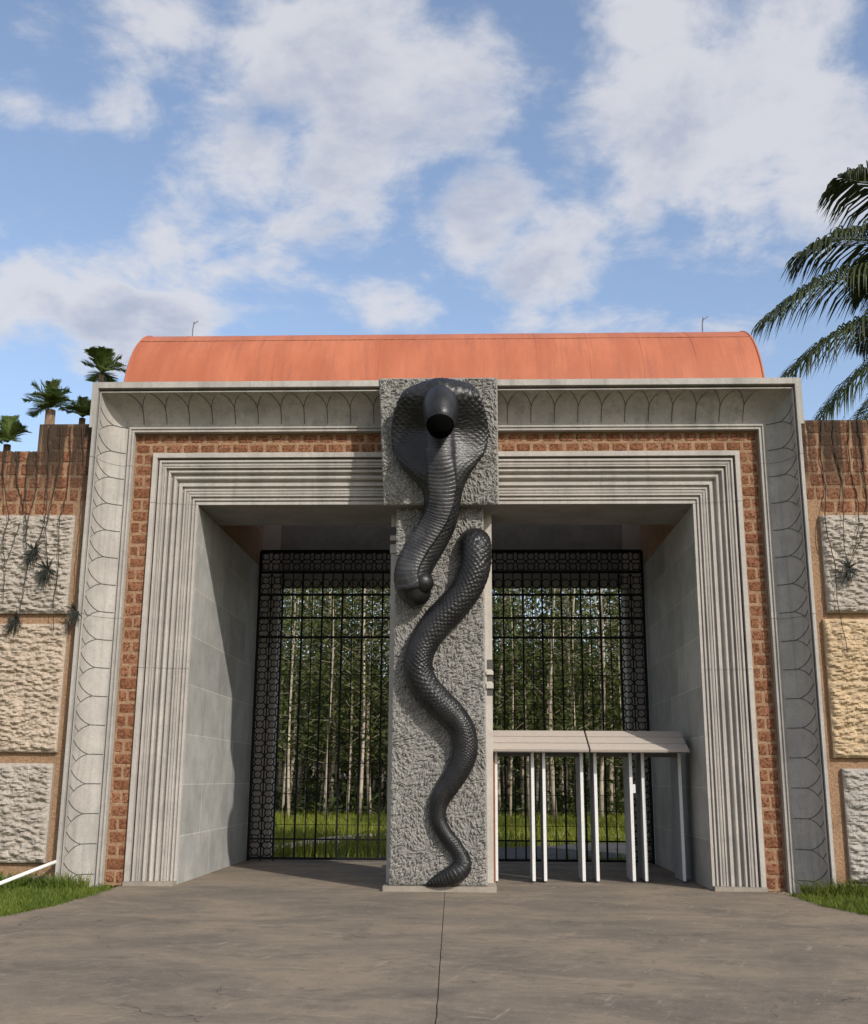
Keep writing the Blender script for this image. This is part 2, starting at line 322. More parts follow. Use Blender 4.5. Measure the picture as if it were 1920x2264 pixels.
# outline of the drive: half-widths along y
EL = [(-40,-22),(-14,-9.5),(-9,-6.9),(-6,-5.65),(-3.9,-5.1),(-2.9,-4.93),(-1.5,-4.88),(-.1,-4.89),(.02,-4.89)]
ER = [(-40,22),(-14,9.6),(-9,7.1),(-6,6.1),(-4.4,5.72),(-2.9,5.36),(-2,5.14),(-.7,5.1),(.02,5.12)]
def edge(tab, y): return float(np.interp(y, [t[0] for t in tab], [t[1] for t in tab]))
drive = obj('driveway', MB().box(-4.0,4.0,-30,6.4,-.16,-.10).mesh('driveway_bed', 'plinth_stone'), kind='structure')
def slab(y0, y1, left, mid0, mid1):
    ys = np.linspace(y0, y1, max(2, int((y1-y0)/.08)+1)); V = []; F = []
    for y in ys:
        t = (y-y0)/(y1-y0); m = mid0+(mid1-mid0)*t + jit(.3, y, .006, 4.3)
        xe = (edge(EL, y)+jit(1, y, .07)+jit(5, y, .03, 9.)) if left else (edge(ER, y)+jit(2, y, .07)+jit(6, y, .03, 9.))
        a, b = (xe, m-.004) if left else (m+.004, xe)
        V += [(a, y, -.10), (a, y, 0), (b, y, 0), (b, y, -.10)]
    n = len(ys)
    for i in range(n-1):
        for k in range(4): F.append((4*i+k, 4*i+(k+1) % 4, 4*i+4+(k+1) % 4, 4*i+4+k)[::-1])
    F += [(0,1,2,3)[::-1], tuple(4*(n-1)+k for k in range(4))]
    obj('slab', mesh('slab', V, F, 'worn_concrete'), drive)
for y0, y1 in ((-30,-20.008),(-20,-14.008),(-14,-9.318),(-9.31,-5.158),(-5.15,-.008)):
    for lf in (True, False): slab(y0, y1, lf, .05 + -y0*.018, .05 + -y1*.018)
for xa, xb in ((-4.09, .0), (.012, 4.09)):           # passage floor
    for ya, yb in ((.0, 3.2), (3.21, 6.35)):
        obj('slab', MB().box(xa, xb, ya, yb, -.10, .0).mesh('slab', 'worn_concrete'), drive)
def strip(name, mat, pts, w, z):
    P = catmull(np.array(pts, float), 60); V = []; F = []
    for i, p in enumerate(P):
        t = P[min(i+1, 59)]-P[max(i-1, 0)]; t /= np.linalg.norm(t); nn = np.array([-t[1], t[0]])
        ww = np.interp(i/59, np.linspace(0, 1, len(w)), w)/2
        for k in (-1, 1): q = p+nn*ww*k; V.append((q[0]+jit(q[0], q[1], .08), q[1]+jit(q[1], q[0], .08), z))
    for i in range(59): F.append((2*i, 2*i+1, 2*i+3, 2*i+2)[::-1])
    return obj(name, mesh(name, V, F, mat), kind='structure')
strip('road', 'asphalt', [(-.2,6.4),(.8,8.2),(4,10.2),(9,11.2),(20,11.6),(45,11.4)], [3.0,3.9,5.6,5.4,5.0,5.0], -.018)
strip('path', 'pale_path', [(-22,8.0),(-12,8.6),(-6,9.4),(-4.0,10.6),(-2.9,15.5),(-.6,17.6),(2.2,18.4),(4.5,17.2),(9,15.4),(20,15.0)], [1.5,1.5,1.5,1.3,1.3,1.5,1.5,1.4,1.4,1.5], -.022)
# ------------------------------------------------------------------ gatehouse
A, H = 4.085, 6.015
gate = thing('gatehouse', 'monumental grey stone gateway with carved frame, laterite brick band and orange barrel roof', 'gateway')
XO = 5.687; XI = 4.125
obj('side_mass', MB().box(-XO+.06, -XI, .19, 6.0, 0, 7.80).mesh('side_mass', 'laterite_mortar'), gate)
obj('side_mass', MB().box(XI, XO-.06, .19, 6.0, 0, 7.80).mesh('side_mass', 'laterite_mortar'), gate)
box('lintel', 'laterite_mortar', -XI+.001, XI-.001, .19, 1.66, H+.012, 7.80, gate)
for sg in (-1, 1):
    x0, x1 = sorted((sg*4.840, sg*5.30)); box('band_backing', 'laterite_mortar', x0, x1, .02, .189, 0, 6.862, gate)
box('band_backing', 'laterite_mortar', -5.30, 5.30, .02, .189, 6.863, 7.40, gate)
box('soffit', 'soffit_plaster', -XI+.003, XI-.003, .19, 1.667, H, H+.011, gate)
box('back_wall', 'bounce_lit_stone', -XO+.06, -3.73, 6.002, 6.6, 0, 8.6, gate); box('back_wall', 'bounce_lit_stone', 3.73, XO-.06, 6.002, 6.6, 0, 8.6, gate)  # pale tone puts the bounced passage light into the stone colour
box('back_lintel', 'soffit_plaster', -3.729, 3.729, 6.002, 6.6, 5.71, 8.6, gate)  # darker than the back walls: shade above the gates is in its colour
# --- swept mitred profiles: (sx, sz, y): x offset on the jambs, z on the lintel
def sweep(prof, x_or_z, mat, name, za=0., zb=None, smooth=False):
    """prof: list of (X, Z, Y). x_or_z: 'L','R' jamb from za up to zb (None = mitre) or 'TL','TR' lintel up to the key block"""
    V = []; F = []; n = len(prof)
    for X, Z, Y in prof:
        if x_or_z in 'LR':
            s = -1 if x_or_z == 'L' else 1
            V += [(s*X, Y, za), (s*X, Y, Z if zb is None else zb)]
        else:
            s = -1 if x_or_z == 'TL' else 1; V += [(s*X, Y, Z), (s*.6-.05, Y, Z)]
    for i in range(n-1):
        f = (2*i, 2*i+1, 2*i+3, 2*i+2)
        F.append(f if x_or_z in ('L', 'TR') else f[::-1])
    if x_or_z in 'LR' and zb is not None:
        F.append(tuple(2*i+1 for i in range(n)))
    return obj(name, mesh(name, V, F, mat, smooth), gate)
# stepped architrave, from outside (t=0) to the opening (t=1)
MP = [(0,-.0),(0,.165),(.095,.165),(.10,.06),(.138,.055),(.14,.135),(.178,.135),(.184,.108),(.208,.108),(.212,.122),(.255,.122),(.258,.108),(.264,.108),(.268,.13),(.292,.13),
      (.297,.07),(.328,.07),(.333,.098),(.345,.112),(.375,.112),(.388,.1),(.392,.045),(.437,.045)]
MP += [(.44+.048*(1-math.cos(a)), .05+.055*math.sin(a)) for a in np.linspace(0, math.pi, 9)]
MP += [(.54,.035),(.578,.035),(.582,.078),(.645,.078),(.65,.03),(.692,.03),(.697,.065),(.728,.065),(.732,.045),(.74,.045),(.745,.055),(.795,.055),(.80,.045),(.808,.045),(.812,.062),(.843,.062),
       (.848,.018),(.878,.018),(.883,.045),(.918,.045),(.923,.012),(.943,.012),(.947,.03),(1.0,.03),(1.0,-.03)]
MW, MH = .76, .85
RC = .155                        # the architrave steps back behind the brick plane
prof = [(A+MW*(1-t), H+MH*(1-t), RC-(d*1.3-.02) if d > 0 else RC+.03) for t, d in MP]
for s in 'LR':
    sweep(prof, s, 'moulding_granite', 'jamb_moulding', .062, 3.30)
    sweep(prof, s, 'moulding_granite', 'jamb_moulding', 3.306, 6.01)
    sweep(prof, s, 'moulding_granite', 'corner_moulding', 6.016, None)
    sg = -1 if s == 'L' else 1
    x0, x1 = sorted((sg*(A-.004), sg*(A+MW+.012))); box('jamb_base', 'plinth_stone', x0, x1, -.06, .16, -.02, .06, gate)
for s in ('TL', 'TR'): sweep(prof, s, 'moulding_granite', 'lintel_moulding')
# beads on the two narrow bands (too small to pick apart)
bead = MB()
for t in (.233, .77):
    d = (.122 if t < .5 else .055)*1.3-.02-RC; x = A+MW*(1-t); zt = H+MH*(1-t); k = .012
    for sg in (-1, 1):
        for z in np.arange(.09, zt, .034): bead.box(sg*x-k, sg*x+k, -d-.008, -d+.004, z, z+.02)
        for xx in np.arange(.95, x, .034): bead.box(sg*xx-.01, sg*xx+.01, -d-.008, -d+.004, zt-k, zt+k)
obj('bead_band', bead.mesh('bead_band', 'moulding_granite'), gate, kind='stuff')
# outer frame: fillets, cavetto, lip
XB, ZB = 5.165, 7.205          # outer edge of the brick band
CP = [(0,.0,.0,),(0,0,.12),(.03,.028,.12),(.035,.033,.095),(.052,.05,.095),(.056,.055,.125),(.085,.085,.125),(.09,.095,.07)]
frame = [(XB+a, ZB+b, -d) for a, b, d in CP]
CAV = []
for k in range(13):            # concave quarter from the wall plane out to the lip
    a = k/12*math.pi/2; u = 1-math.cos(a); w = math.sin(a)
    CAV.append((5.262+.342*w, 7.302+.423*w, -(.075+.515*u**.85)))
frame += CAV
frame += [(5.607,7.731,-.605),(5.621,7.749,-.605),(5.624,7.752,-.50),(5.637,7.778,-.50),(5.639,7.792,-.66),(XO,7.892,-.66),(XO,7.892,1.05)]
for s in 'LR':
    sweep(frame, s, 'carved_granite', 'frame_jamb', -.02, 4.08); sweep(frame, s, 'carved_granite', 'frame_jamb', 4.086, 6.62); sweep(frame, s, 'carved_granite', 'frame_jamb', 6.626, None)
    sg = -1 if s == 'L' else 1
    x0, x1 = sorted((sg*(XO+.001), sg*(XO+.055))); box('frame_ear', 'carved_granite', x0, x1, -.657, .9, 7.12, 7.890, gate)
for s in ('TL', 'TR'): sweep(frame, s, 'carved_granite', 'cornice')
box('roof_deck', 'soffit_plaster', -XO+.05, XO-.05, .0, 1.6, 7.801, 7.862, gate)
# incised lotus-leaf outlines on the cavetto
def cav_pt(side, u, t, lift=.004):
    f = t*12; i = min(int(f), 11); f -= i; a, b = CAV[i], CAV[i+1]; X, Z, Y = [a[k]+(b[k]-a[k])*f for k in range(3)]
    dX, dY = b[0]-a[0], b[2]-a[2]; l = math.hypot(dX, dY); nx, ny = dY/l, -dX/l       # towards the viewer and the opening
    if side in 'LR':
        s = -1 if side == 'L' else 1; return Vector((s*(X+nx*lift), Y+ny*lift, u))
    return Vector((u, Y+ny*lift, Z+nx*lift))
def motif(side, u0, P, sub=True):
    mb = MB()
    def line(pts, r):
        q = catmull(np.array(pts), 14); mb.tube([cav_pt(side, u0+a*P*dirn, min(max(b, .02), .995)) for a, b in q], r, 4)
    dirn = -1 if side in 'LR' else 1
    line([(0,.06),(0,.25),(0,.46)], .0065)
    line([(0,.46),(-.06,.58),(-.22,.78),(-.44,.985)], .0055)
    line([(0,.46),(.06,.58),(.14,.69),(.25,.80)], .0055); line([(.25,.80),(.32,.87),(.44,.985)], .0022)
    if sub: line([(.06,.985),(.15,.90),(.25,.80)], .005)
    obj('leaf_outline', mb.mesh('leaf_outline', 'incised_grime'), gate)
for s in 'LR':
    for k in range(17): motif(s, .17+k*.445, .445)
P = .386
for k in range(14):
    x = 1.06+k*P
    if x < 5.3: motif('T', x, P, False); motif('T', -x-.1 if x < 5.1 else -x, P, False)
# bricks of the band: shared unit meshes
def brick_variant(i, mat='laterite_brick'):
    r = random.Random(50+i); V = []; F = []
    for y, k in ((.5, 0.), (-.25, 0.), (-.5, .10)):
        pts = []
        for a, b in ((-.5,-.5),(0,-.5),(.5,-.5),(.5,0),(.5,.5),(0,.5),(-.5,.5),(-.5,0)):
            c = .05 if a and b else 0
            pts.append((a*(1-2*k-c)+r.uniform(-.03,.03), y, b*(1-2*k-c)+r.uniform(-.04,.04)))
        V += pts
    for l in (0, 8):
        for k in range(8): F.append((l+k, l+(k+1) % 8, l+8+(k+1) % 8, l+8+k))
    V.append((r.uniform(-.1,.1), -.5-r.uniform(.0,.15), r.uniform(-.1,.1)))
    for k in range(8): F.append((16+k, 16+(k+1) % 8, 24))
    return mesh('brick', V, F, mat)
BV = [brick_variant(i) for i in range(8)]
def brick(parent, x0, x1, z0, z1, yf, gap=.018, th=.05):
    w, h = x1-x0-gap, z1-z0-gap
    obj('brick', random.choice(BV), parent, ((x0+x1)/2, yf+random.uniform(-.004,.004), (z0+z1)/2), (0, random.uniform(-.02,.02), 0), (w, th, h))
BY = .0385
rows = 36; rh = (ZB-.04)/rows
zt0 = H+MH+.004
rows = 35; rh = (zt0-.02)/rows
for sg in (-1, 1):
    xa, xb = 4.852, 5.160
    for r_ in range(rows):
        z0 = .02+r_*rh
        if r_ % 2: cut = [0, 1]
        else: cut = [0, .5+random.uniform(-.05,.05), 1]
        for a, b in zip(cut[:-1], cut[1:]):
            p0, p1 = xa+(xb-xa)*a, xa+(xb-xa)*b
            brick(gate, *sorted((sg*p0, sg*p1)), z0, z0+rh, BY, .024)
th2 = (ZB-.005-zt0)/2
for r_ in range(2):
    x = -5.16
    off = .13 if r_ else 0
    while x < 5.1:
        w = random.uniform(.245,.285)-(off if x < -5.1 else 0)
        x1 = min(x+w, 5.16)
        if 5.16-x1 < .1: x1 = 5.16
        if not (x > -.93 and x1 < .83): brick(gate, x, x1, zt0+r_*th2, zt0+(r_+1)*th2, BY, .026)
        x = x1
# passage wall panels
for sg in (-1, 1):
    zs = [0.0,.72,1.50,2.28,3.06,3.84,4.62,5.40,H-.004]; 
    for i in range(len(zs)-1):
        ys = [.185,1.45,2.95,4.4,6.0] if i % 2 else [.185,2.2,3.7,6.0]
        for a, b in zip(ys[:-1], ys[1:]):
            x0, x1 = sorted((sg*(A), sg*(XI+.02)))
            d = -sg*random.uniform(.0008, .002); x0 += d; x1 += d
            obj('wall_panel', MB().box(x0, x1, a+.006, b-.006, zs[i]+.006, zs[i+1]-.006).mesh('wall_panel', 'panel_granite'), gate)
    x0, x1 = sorted((sg*A, sg*(XI+.01))); box('panel_bedding', 'white_joint', x0, x1, .19, 5.995, .002, H-.01, gate)
# barrel roof
RR, RYC, RZC, RXL, RXR = 2.12, 2.83, 7.86, -5.70, 5.56
V = []; F = []; nseg = 40; nx = 24
for i in range(nseg+1):
    a = math.pi*i/nseg
    for j in range(nx+1):
        x = RXL+(RXR-RXL)*j/nx; w = .006*mnoise.noise(Vector((x*1.3, a*2, .3)))
        V.append((x, RYC-(RR+w)*math.cos(a), RZC+(RR+w)*math.sin(a)))
for i in range(nseg):
    for j in range(nx): b = i*(nx+1)+j; F.append((b, b+1, b+nx+2, b+nx+1))
roof = obj('roof', mesh('roof', V, F, 'terracotta_roof', True), gate)
for X, s in ((RXL+.03, -1), (RXR-.03, 1)):
    V = [(X, RYC-RR*.995*math.cos(math.pi*i/nseg), RZC+RR*.995*math.sin(math.pi*i/nseg)) for i in range(nseg+1)]
    obj('gable', mesh('gable', V, [tuple(range(nseg+1))], 'terracotta_roof'), roof)
def arc_strip(x, r, w):
    mb = MB(); mb.tube([(x, RYC-r*math.cos(a), RZC+r*math.sin(a)) for a in np.linspace(0, math.pi, 40)], w, 5); return mb
for X in (RXL, RXR): obj('roof_edge', arc_strip(X, RR, .02).mesh('roof_edge', 'terracotta_roof', True), roof)
for ang in (50,):
    a = R(ang); mb = MB().tube([(x, RYC-(RR+.001)*math.cos(a), RZC+(RR+.001)*math.sin(a)) for x in np.linspace(RXL, RXR, 30)], .008, 5); obj('roof_seam', mb.mesh('roof_seam', 'laterite_brick'), roof)
for x in np.arange(RXL+.75, RXR-.3, .94):
    obj('roof_seam', arc_strip(x, RR-.001, .006).mesh('roof_seam', 'terracotta_roof', True), roof)
for x, lean in ((-5.1, .05), (5.0, .06)):
    mb = MB().tube([(x, RYC, 9.95), (x, RYC, 10.3), (x+lean*.4, RYC, 10.47)], .012, 6); mb.tube([(x, RYC, 10.40), (x+lean*2, RYC, 10.49)], .008, 5)
    obj('lightning_rod', mb.mesh('lightning_rod', 'rod_grey'), roof)
# ------------------------------------------------------------------ central pier with rough faces
def relief(x0b, x1b, x0t, x1t, z0, z1, yf, yb, res, fn, mat, name, parent, rim=.03):
    nx = int((x1b-x0b)/res); nz = int((z1-z0)/res); V = []; F = []
    for j in range(nz+1):
        t = j/nz; z = z0+(z1-z0)*t; a = x0b+(x0t-x0b)*t; b = x1b+(x1t-x1b)*t
        for i in range(nx+1):
            s = i/nx; x = a+(b-a)*s; e = min(min(s, 1-s)*(b-a), min(t, 1-t)*(z1-z0))/rim; e = min(1, e)
            h = fn(x, z); V.append((x, yf-h*e+(1-e)**2*rim*.35, z))
    for j in range(nz):
        for i in range(nx): q = j*(nx+1)+i; F.append((q, q+1, q+nx+2, q+nx+1))
    # skirt
    loop = list(range(nx+1))+[j*(nx+1)+nx for j in range(1, nz+1)]+[nz*(nx+1)+i for i in range(nx-1, -1, -1)]+[j*(nx+1) for j in range(nz-1, 0, -1)]
    b = len(V); V += [(V[k][0], yb, V[k][2]) for k in loop]; m = len(loop)
    for k in range(m): F.append((loop[k], b+k, b+(k+1) % m, loop[(k+1) % m]))
    F.append(tuple(b+k for k in range(m)))
    return obj(name, mesh(name, V, F, mat), parent)
def vor(x, y, z): return mnoise.voronoi(Vector((x, y, z)))[0]
def worms(x, z):
    k = mnoise.noise(Vector((x*1.9, z*1.9, 7.))); wx = mnoise.noise(Vector((x*6, z*6, 1.1)))*.03
    ang = .55 if k > .12 else (1.05 if k > -.15 else -.35)
    c, s = math.cos(ang), math.sin(ang); X, Z = x+wx, z-wx; u, v = X*c-Z*s, X*s+Z*c
    f = vor(u*25, v*10.5, 3.0*ang); b = mnoise.noise(Vector((x*45, z*45, 5.)))
    return .042*max(0., min(1., (f[1]-f[0])*1.7))+.010*b
PX = -.043
pier = thing('cobra_pier', 'rough chiselled grey pier with projecting key block between the two gate openings', 'pier', (PX, -.42, 0))
def rel(o):           # place children built in world coordinates under an Empty that is not at the origin
    o.matrix_parent_inverse = Matrix.Translation(-o.parent.location); return o
rel(relief(PX-.73, PX+.73, PX-.692, PX+.692, .08, 5.83, -.45, .09, .0125, worms, 'chiselled_grey', 'pillar_face', pier))
rel(relief(PX-.88, PX+.936, PX-.987, PX+.925, 5.80, 7.915, -.69, .01, .0125, worms, 'chiselled_grey', 'key_block', pier))
rel(box('plinth', 'plinth_stone', PX-.81, PX+.86, -.545, .3, -.02, .075, pier))
rel(box('pier_core', 'pier_stone', -.855, .785, .10, 1.25, .0, 5.98, pier))
for k, (z0, z1) in enumerate(((3.305,3.454),(3.114,3.206),(2.889,2.987))): rel(box('carved_notch', 'incised_grime', .70, .789, .094, .18, z0, z1, pier))
for z0, z1 in ((3.215,3.268),(3.0,3.08)): rel(box('carved_bar', 'pier_stone', .69, .80, .06, .2, z0, z1, pier))
for z0, z1 in ((5.39,5.47),(5.18,5.32)): rel(box('carved_bar', 'pier_stone', -.868, -.70, .06, .2, z0, z1, pier))
for z0, z1 in ((5.48,5.62),(5.325,5.385)): rel(box('carved_notch', 'incised_grime', -.859, -.70, .094, .18, z0, z1, pier))
# ------------------------------------------------------------------ cobra sculpture
cobra = thing('cobra_sculpture', 'glossy black carved cobra with spread hood coiling down the rough pier', 'sculpture', (PX, -.5, .08))
z3 = lambda x, y: (820+x*.28846, 800+y*.28846)
z4 = lambda x, y: (820+x*.29808, 1380+y*.29808)
def scale_h(a, b):                # diamond scale lattice
    p, q = a+b, a-b; fp, fq = abs(p-math.floor(p)-.5), abs(q-math.floor(q)-.5); h = 1-2*max(fp, fq); return h**.6
def loft(name, keys, M, N, disp, front_fn=None, capstart=True, capend=True):
    """keys: (x, y, z, half width, half depth); rings in the plane across the path"""
    K = catmull(np.array(keys, float), M); P = K[:, :3]; V = []; F = []; s = 0.; prev = None; flag = []
    for i in range(M):
        if i: s += float(np.linalg.norm(P[i]-P[i-1]))
        t = Vector(P[min(i+1, M-1)]-P[max(i-1, 0)]).normalized()
        fwd = Vector((0, -1, 0)) if prev is None else prev
        if prev is None and abs(t.y) > .95: fwd = Vector((0, 0, 1))
        f = (fwd - t*fwd.dot(t)).normalized()
        f0 = Vector((0,-1,0)); f0 = f0 - t*f0.dot(t)
        if f0.length > .35: f = (f*.4+f0.normalized()*.6).normalized()
        prev = f; side = f.cross(t).normalized()
        if side.x < 0 and abs(t.z) > .5 and False: side = -side
        w, d = max(K[i, 3], .004), max(K[i, 4], .004)
        for k in range(N):
            th = 2*math.pi*k/N; x = w*math.cos(th); y = d*math.sin(th)
            if front_fn: y = front_fn(x, th, w, d, i/(M-1), y)
            h = disp(th, s, w, d, i/(M-1), x); flag.append(h >= .03)
            nx, ny = math.cos(th)*d, math.sin(th)*w; l = math.hypot(nx, ny) or 1
            V.append(Vector(P[i]) + side*(x+h*nx/l) + f*(y+h*ny/l))
    for i in range(M-1):
        for k in range(N): F.append((i*N+k, i*N+(k+1) % N, (i+1)*N+(k+1) % N, (i+1)*N+k))
    if capstart: F.append(tuple(range(N))[::-1])
    if capend: F.append(tuple((M-1)*N+k for k in range(N)))
    me = mesh(name, V, F, 'black_stone', True)
    if any(flag):                  # the plain belly shields are worn paler than the scales
        me.materials.append(MATS['worn_black_stone']); me.polygons.foreach_set('material_index', [1 if len(f) == 4 and all(flag[k] for k in f) else 0 for f in F])
    return me
def key3(x, y, Y, w, d, zf=z3):
    p = atY(*zf(x, y), Y); k = .28846*(17.42+Y)/2426.6*1.03
    return (p.x, Y, p.z, w*k, d)
# hood and upper body down to the curl
up = [key3(530,200,-.80,235,.10), key3(530,214,-1.0,268,.15), key3(530,255,-1.10,305,.19), key3(530,340,-1.03,342,.18), key3(530,440,-.92,366,.16), key3(530,530,-.85,376,.15), key3(530,630,-.835,366,.16),
      key3(532,740,-.85,330,.19), key3(540,830,-.85,265,.21), key3(548,910,-.83,200,.23), key3(552,990,-.80,152,.245), key3(550,1060,-.77,138,.25), key3(542,1140,-.73,133,.255),
      key3(515,1240,-.69,132,.26), key3(468,1340,-.68,131,.26), key3(412,1440,-.68,130,.26), key3(352,1545,-.70,130,.26), key3(322,1640,-.72,130,.265), key3(328,1715,-.72,130,.26), key3(345,1765,-.66,120,.24), key3(352,1795,-.56,95,.18), key3(352,1800,-.46,70,.12)]
def up_front(x, th, w, d, v, y):
    if w < .34 or math.sin(th) < 0: return y*(1. if w < .34 else .55)
    k = min(1, (w-.34)/.3)
    prof = .42*math.sin(th)+.58*math.exp(-(x/.30)**2)*math.sin(th)**.5
    return d*((1-k)*math.sin(th)+k*prof*1.3)
def up_disp(th, s, w, d, v, x):
    sn = math.sin(th)
    if sn <= -.2: return 0.
    sh = max(0., min(1., (v-.52)/.2))*.085         # belly turns to the left lower down
    bw = .225 if w > .32 else w*.70
    xb = x+sh
    if sn > 0 and abs(xb) < bw and v > .20 and v < .86:
        f = (s+.85*xb*xb)/.056; f -= math.floor(f); e = min(1, (bw-abs(xb))/.025)
        return e*(.034+.011*(1-f)**1.3)
    if v > .86:
        f = s/.09; f -= math.floor(f); return .004*(1-f)
    jx = .35*mnoise.noise(Vector((x*7, s*7, 1.))); js = .35*mnoise.noise(Vector((x*7, s*7, 5.)))
    sc_ = .052 if v < .30 else .040
    amp = .024*min(1, max(.3, 1.25-v*2.4)) if w > .34 else .015
    return amp*scale_h((x if w > .34 else th*w)/sc_*.5+jx, s/sc_*.5+js)
rel(obj('upper_body', loft('upper_body', up, 420, 128, up_disp, up_front), cobra))
# lower body from the pillar hole down to the tail
def key4(x, y, Y, w, d): 
    p = atY(*z4(x, y), Y); k = .29808*(17.42+Y)/2426.6*1.02; return (p.x, Y, p.z, w*k, d)
lo = [key3(792,1400,-.30,112,.20), key3(792,1385,-.44,118,.22), key3(795,1400,-.58,120,.22), key3(802,1470,-.635,117,.225), key3(796,1560,-.64,116,.225), key3(762,1670,-.63,116,.225), key3(695,1790,-.62,114,.22), key3(600,1900,-.61,114,.22), key3(498,2010,-.605,112,.215),
      key4(385,150,-.60,104,.21), key4(352,270,-.60,101,.21), key4(358,370,-.60,101,.205), key4(405,470,-.595,102,.205), key4(490,570,-.59,102,.2), key4(590,665,-.585,98,.195), key4(668,770,-.575,91,.185), key4(698,880,-.57,88,.175), key4(690,985,-.565,85,.17),
      key4(645,1090,-.56,80,.16), key4(580,1190,-.55,75,.15), key4(520,1290,-.54,67,.135), key4(496,1380,-.53,58,.12), key4(505,1470,-.525,54,.11), key4(550,1560,-.52,53,.105), key4(615,1640,-.515,51,.10), key4(665,1720,-.52,50,.10), key4(680,1800,-.55,62,.115),
      key4(628,1850,-.58,66,.12), key4(555,1885,-.57,56,.10), key4(480,1912,-.55,38,.07), key4(418,1935,-.54,14,.03)]
def lo_disp(th, s, w, d, v, x):
    sn = math.sin(th)
    if sn < -.3: return 0.
    sc_ = .046*max(.5, min(1., w/.22)); amp = .021*max(.3, min(1., w/.22))
    if v > .86: 
        f = s/.05; f -= math.floor(f); return .008*(1-f)
    j = .3*mnoise.noise(Vector((th*3, s*8, 2.))); return amp*scale_h(th*w/sc_*.5+j, s/sc_*.58-j)*(.35+.65*max(0., min(1., .5+.9*math.cos(th))))
rel(obj('lower_body', loft('lower_body', lo, 760, 112, lo_disp), cobra))
# head: a loft coming out of the hood, its end folded in as an open mouth
def kz(x, y, Y, w, h):
    p = atY(*z3(x, y), Y); return (p.x, Y, p.z, w, h)
hd = [kz(535,370,-.95,.25,.36), kz(535,365,-1.10,.285,.385), kz(535,372,-1.26,.295,.375), kz(535,400,-1.40,.28,.335), kz(534,440,-1.50,.248,.28), kz(533,482,-1.555,.213,.228)]
def smooth_disp(th, s, w, d, v, x): return .004*mnoise.noise(Vector((x*9, s*9, 3)))
head = rel(obj('head', loft('head', hd, 70, 72, smooth_disp, capend=False), cobra))
mo = [hd[-1], kz(533,486,-1.56,.198,.212), kz(533,486,-1.53,.19,.2), kz(533,480,-1.3,.16,.17), kz(534,455,-1.12,.12,.13), kz(535,440,-1.0,.04,.04)]
mm = loft('mouth', mo, 30, 72, lambda *a: 0., capstart=False); mm.materials.clear(); mm.materials.append(MATS['mouth_shade']); rel(obj('mouth', mm, cobra))
def ball_obj(name, c, r, n=28):
    V = []; F = []
    for i in range(n+1):
        la = math.pi*(i/n-.5)
        for j in range(2*n):
            a_ = math.pi*j/n; d_ = Vector((math.cos(la)*math.cos(a_), math.cos(la)*math.sin(a_), math.sin(la))); q = d_.dot(Vector((.45, -.2, .87)))*4.2; q -= math.floor(q)
            V.append(Vector(c)+d_*(r*(1+.035*(q**.7))))
    for i in range(n):
        for j in range(2*n): F.append((i*2*n+j, i*2*n+(j+1) % (2*n), (i+1)*2*n+(j+1) % (2*n), (i+1)*2*n+j))
    return rel(obj(name, mesh(name, V, F, 'black_stone', True), cobra))
ball_obj('coil_end', atY(*z3(400,1695), -.83), .165)
for sg in (-1, 1):
    p = atY(*z3(535+sg*128, 335), -1.32); mb = MB()
    for k in range(5): mb.tube([p+Vector((sg*.02*math.cos(a), -.02*math.sin(a), 0)) for a in (0, .4)], .001) if False else None
    V = []; F = []
    for i in range(7):
        la = math.pi*(i/6-.5)
        for j in range(10): a = 2*math.pi*j/10; V.append((p.x+.032*math.cos(la)*math.cos(a), p.y+.036*math.cos(la)*math.sin(a), p.z+.028*math.sin(la)))
    for i in range(6):
        for j in range(10): F.append((i*10+j, i*10+(j+1) % 10, i*10+10+(j+1) % 10, i*10+10+j))
    rel(obj('eye', mesh('eye', V, F, 'black_stone', True), cobra))
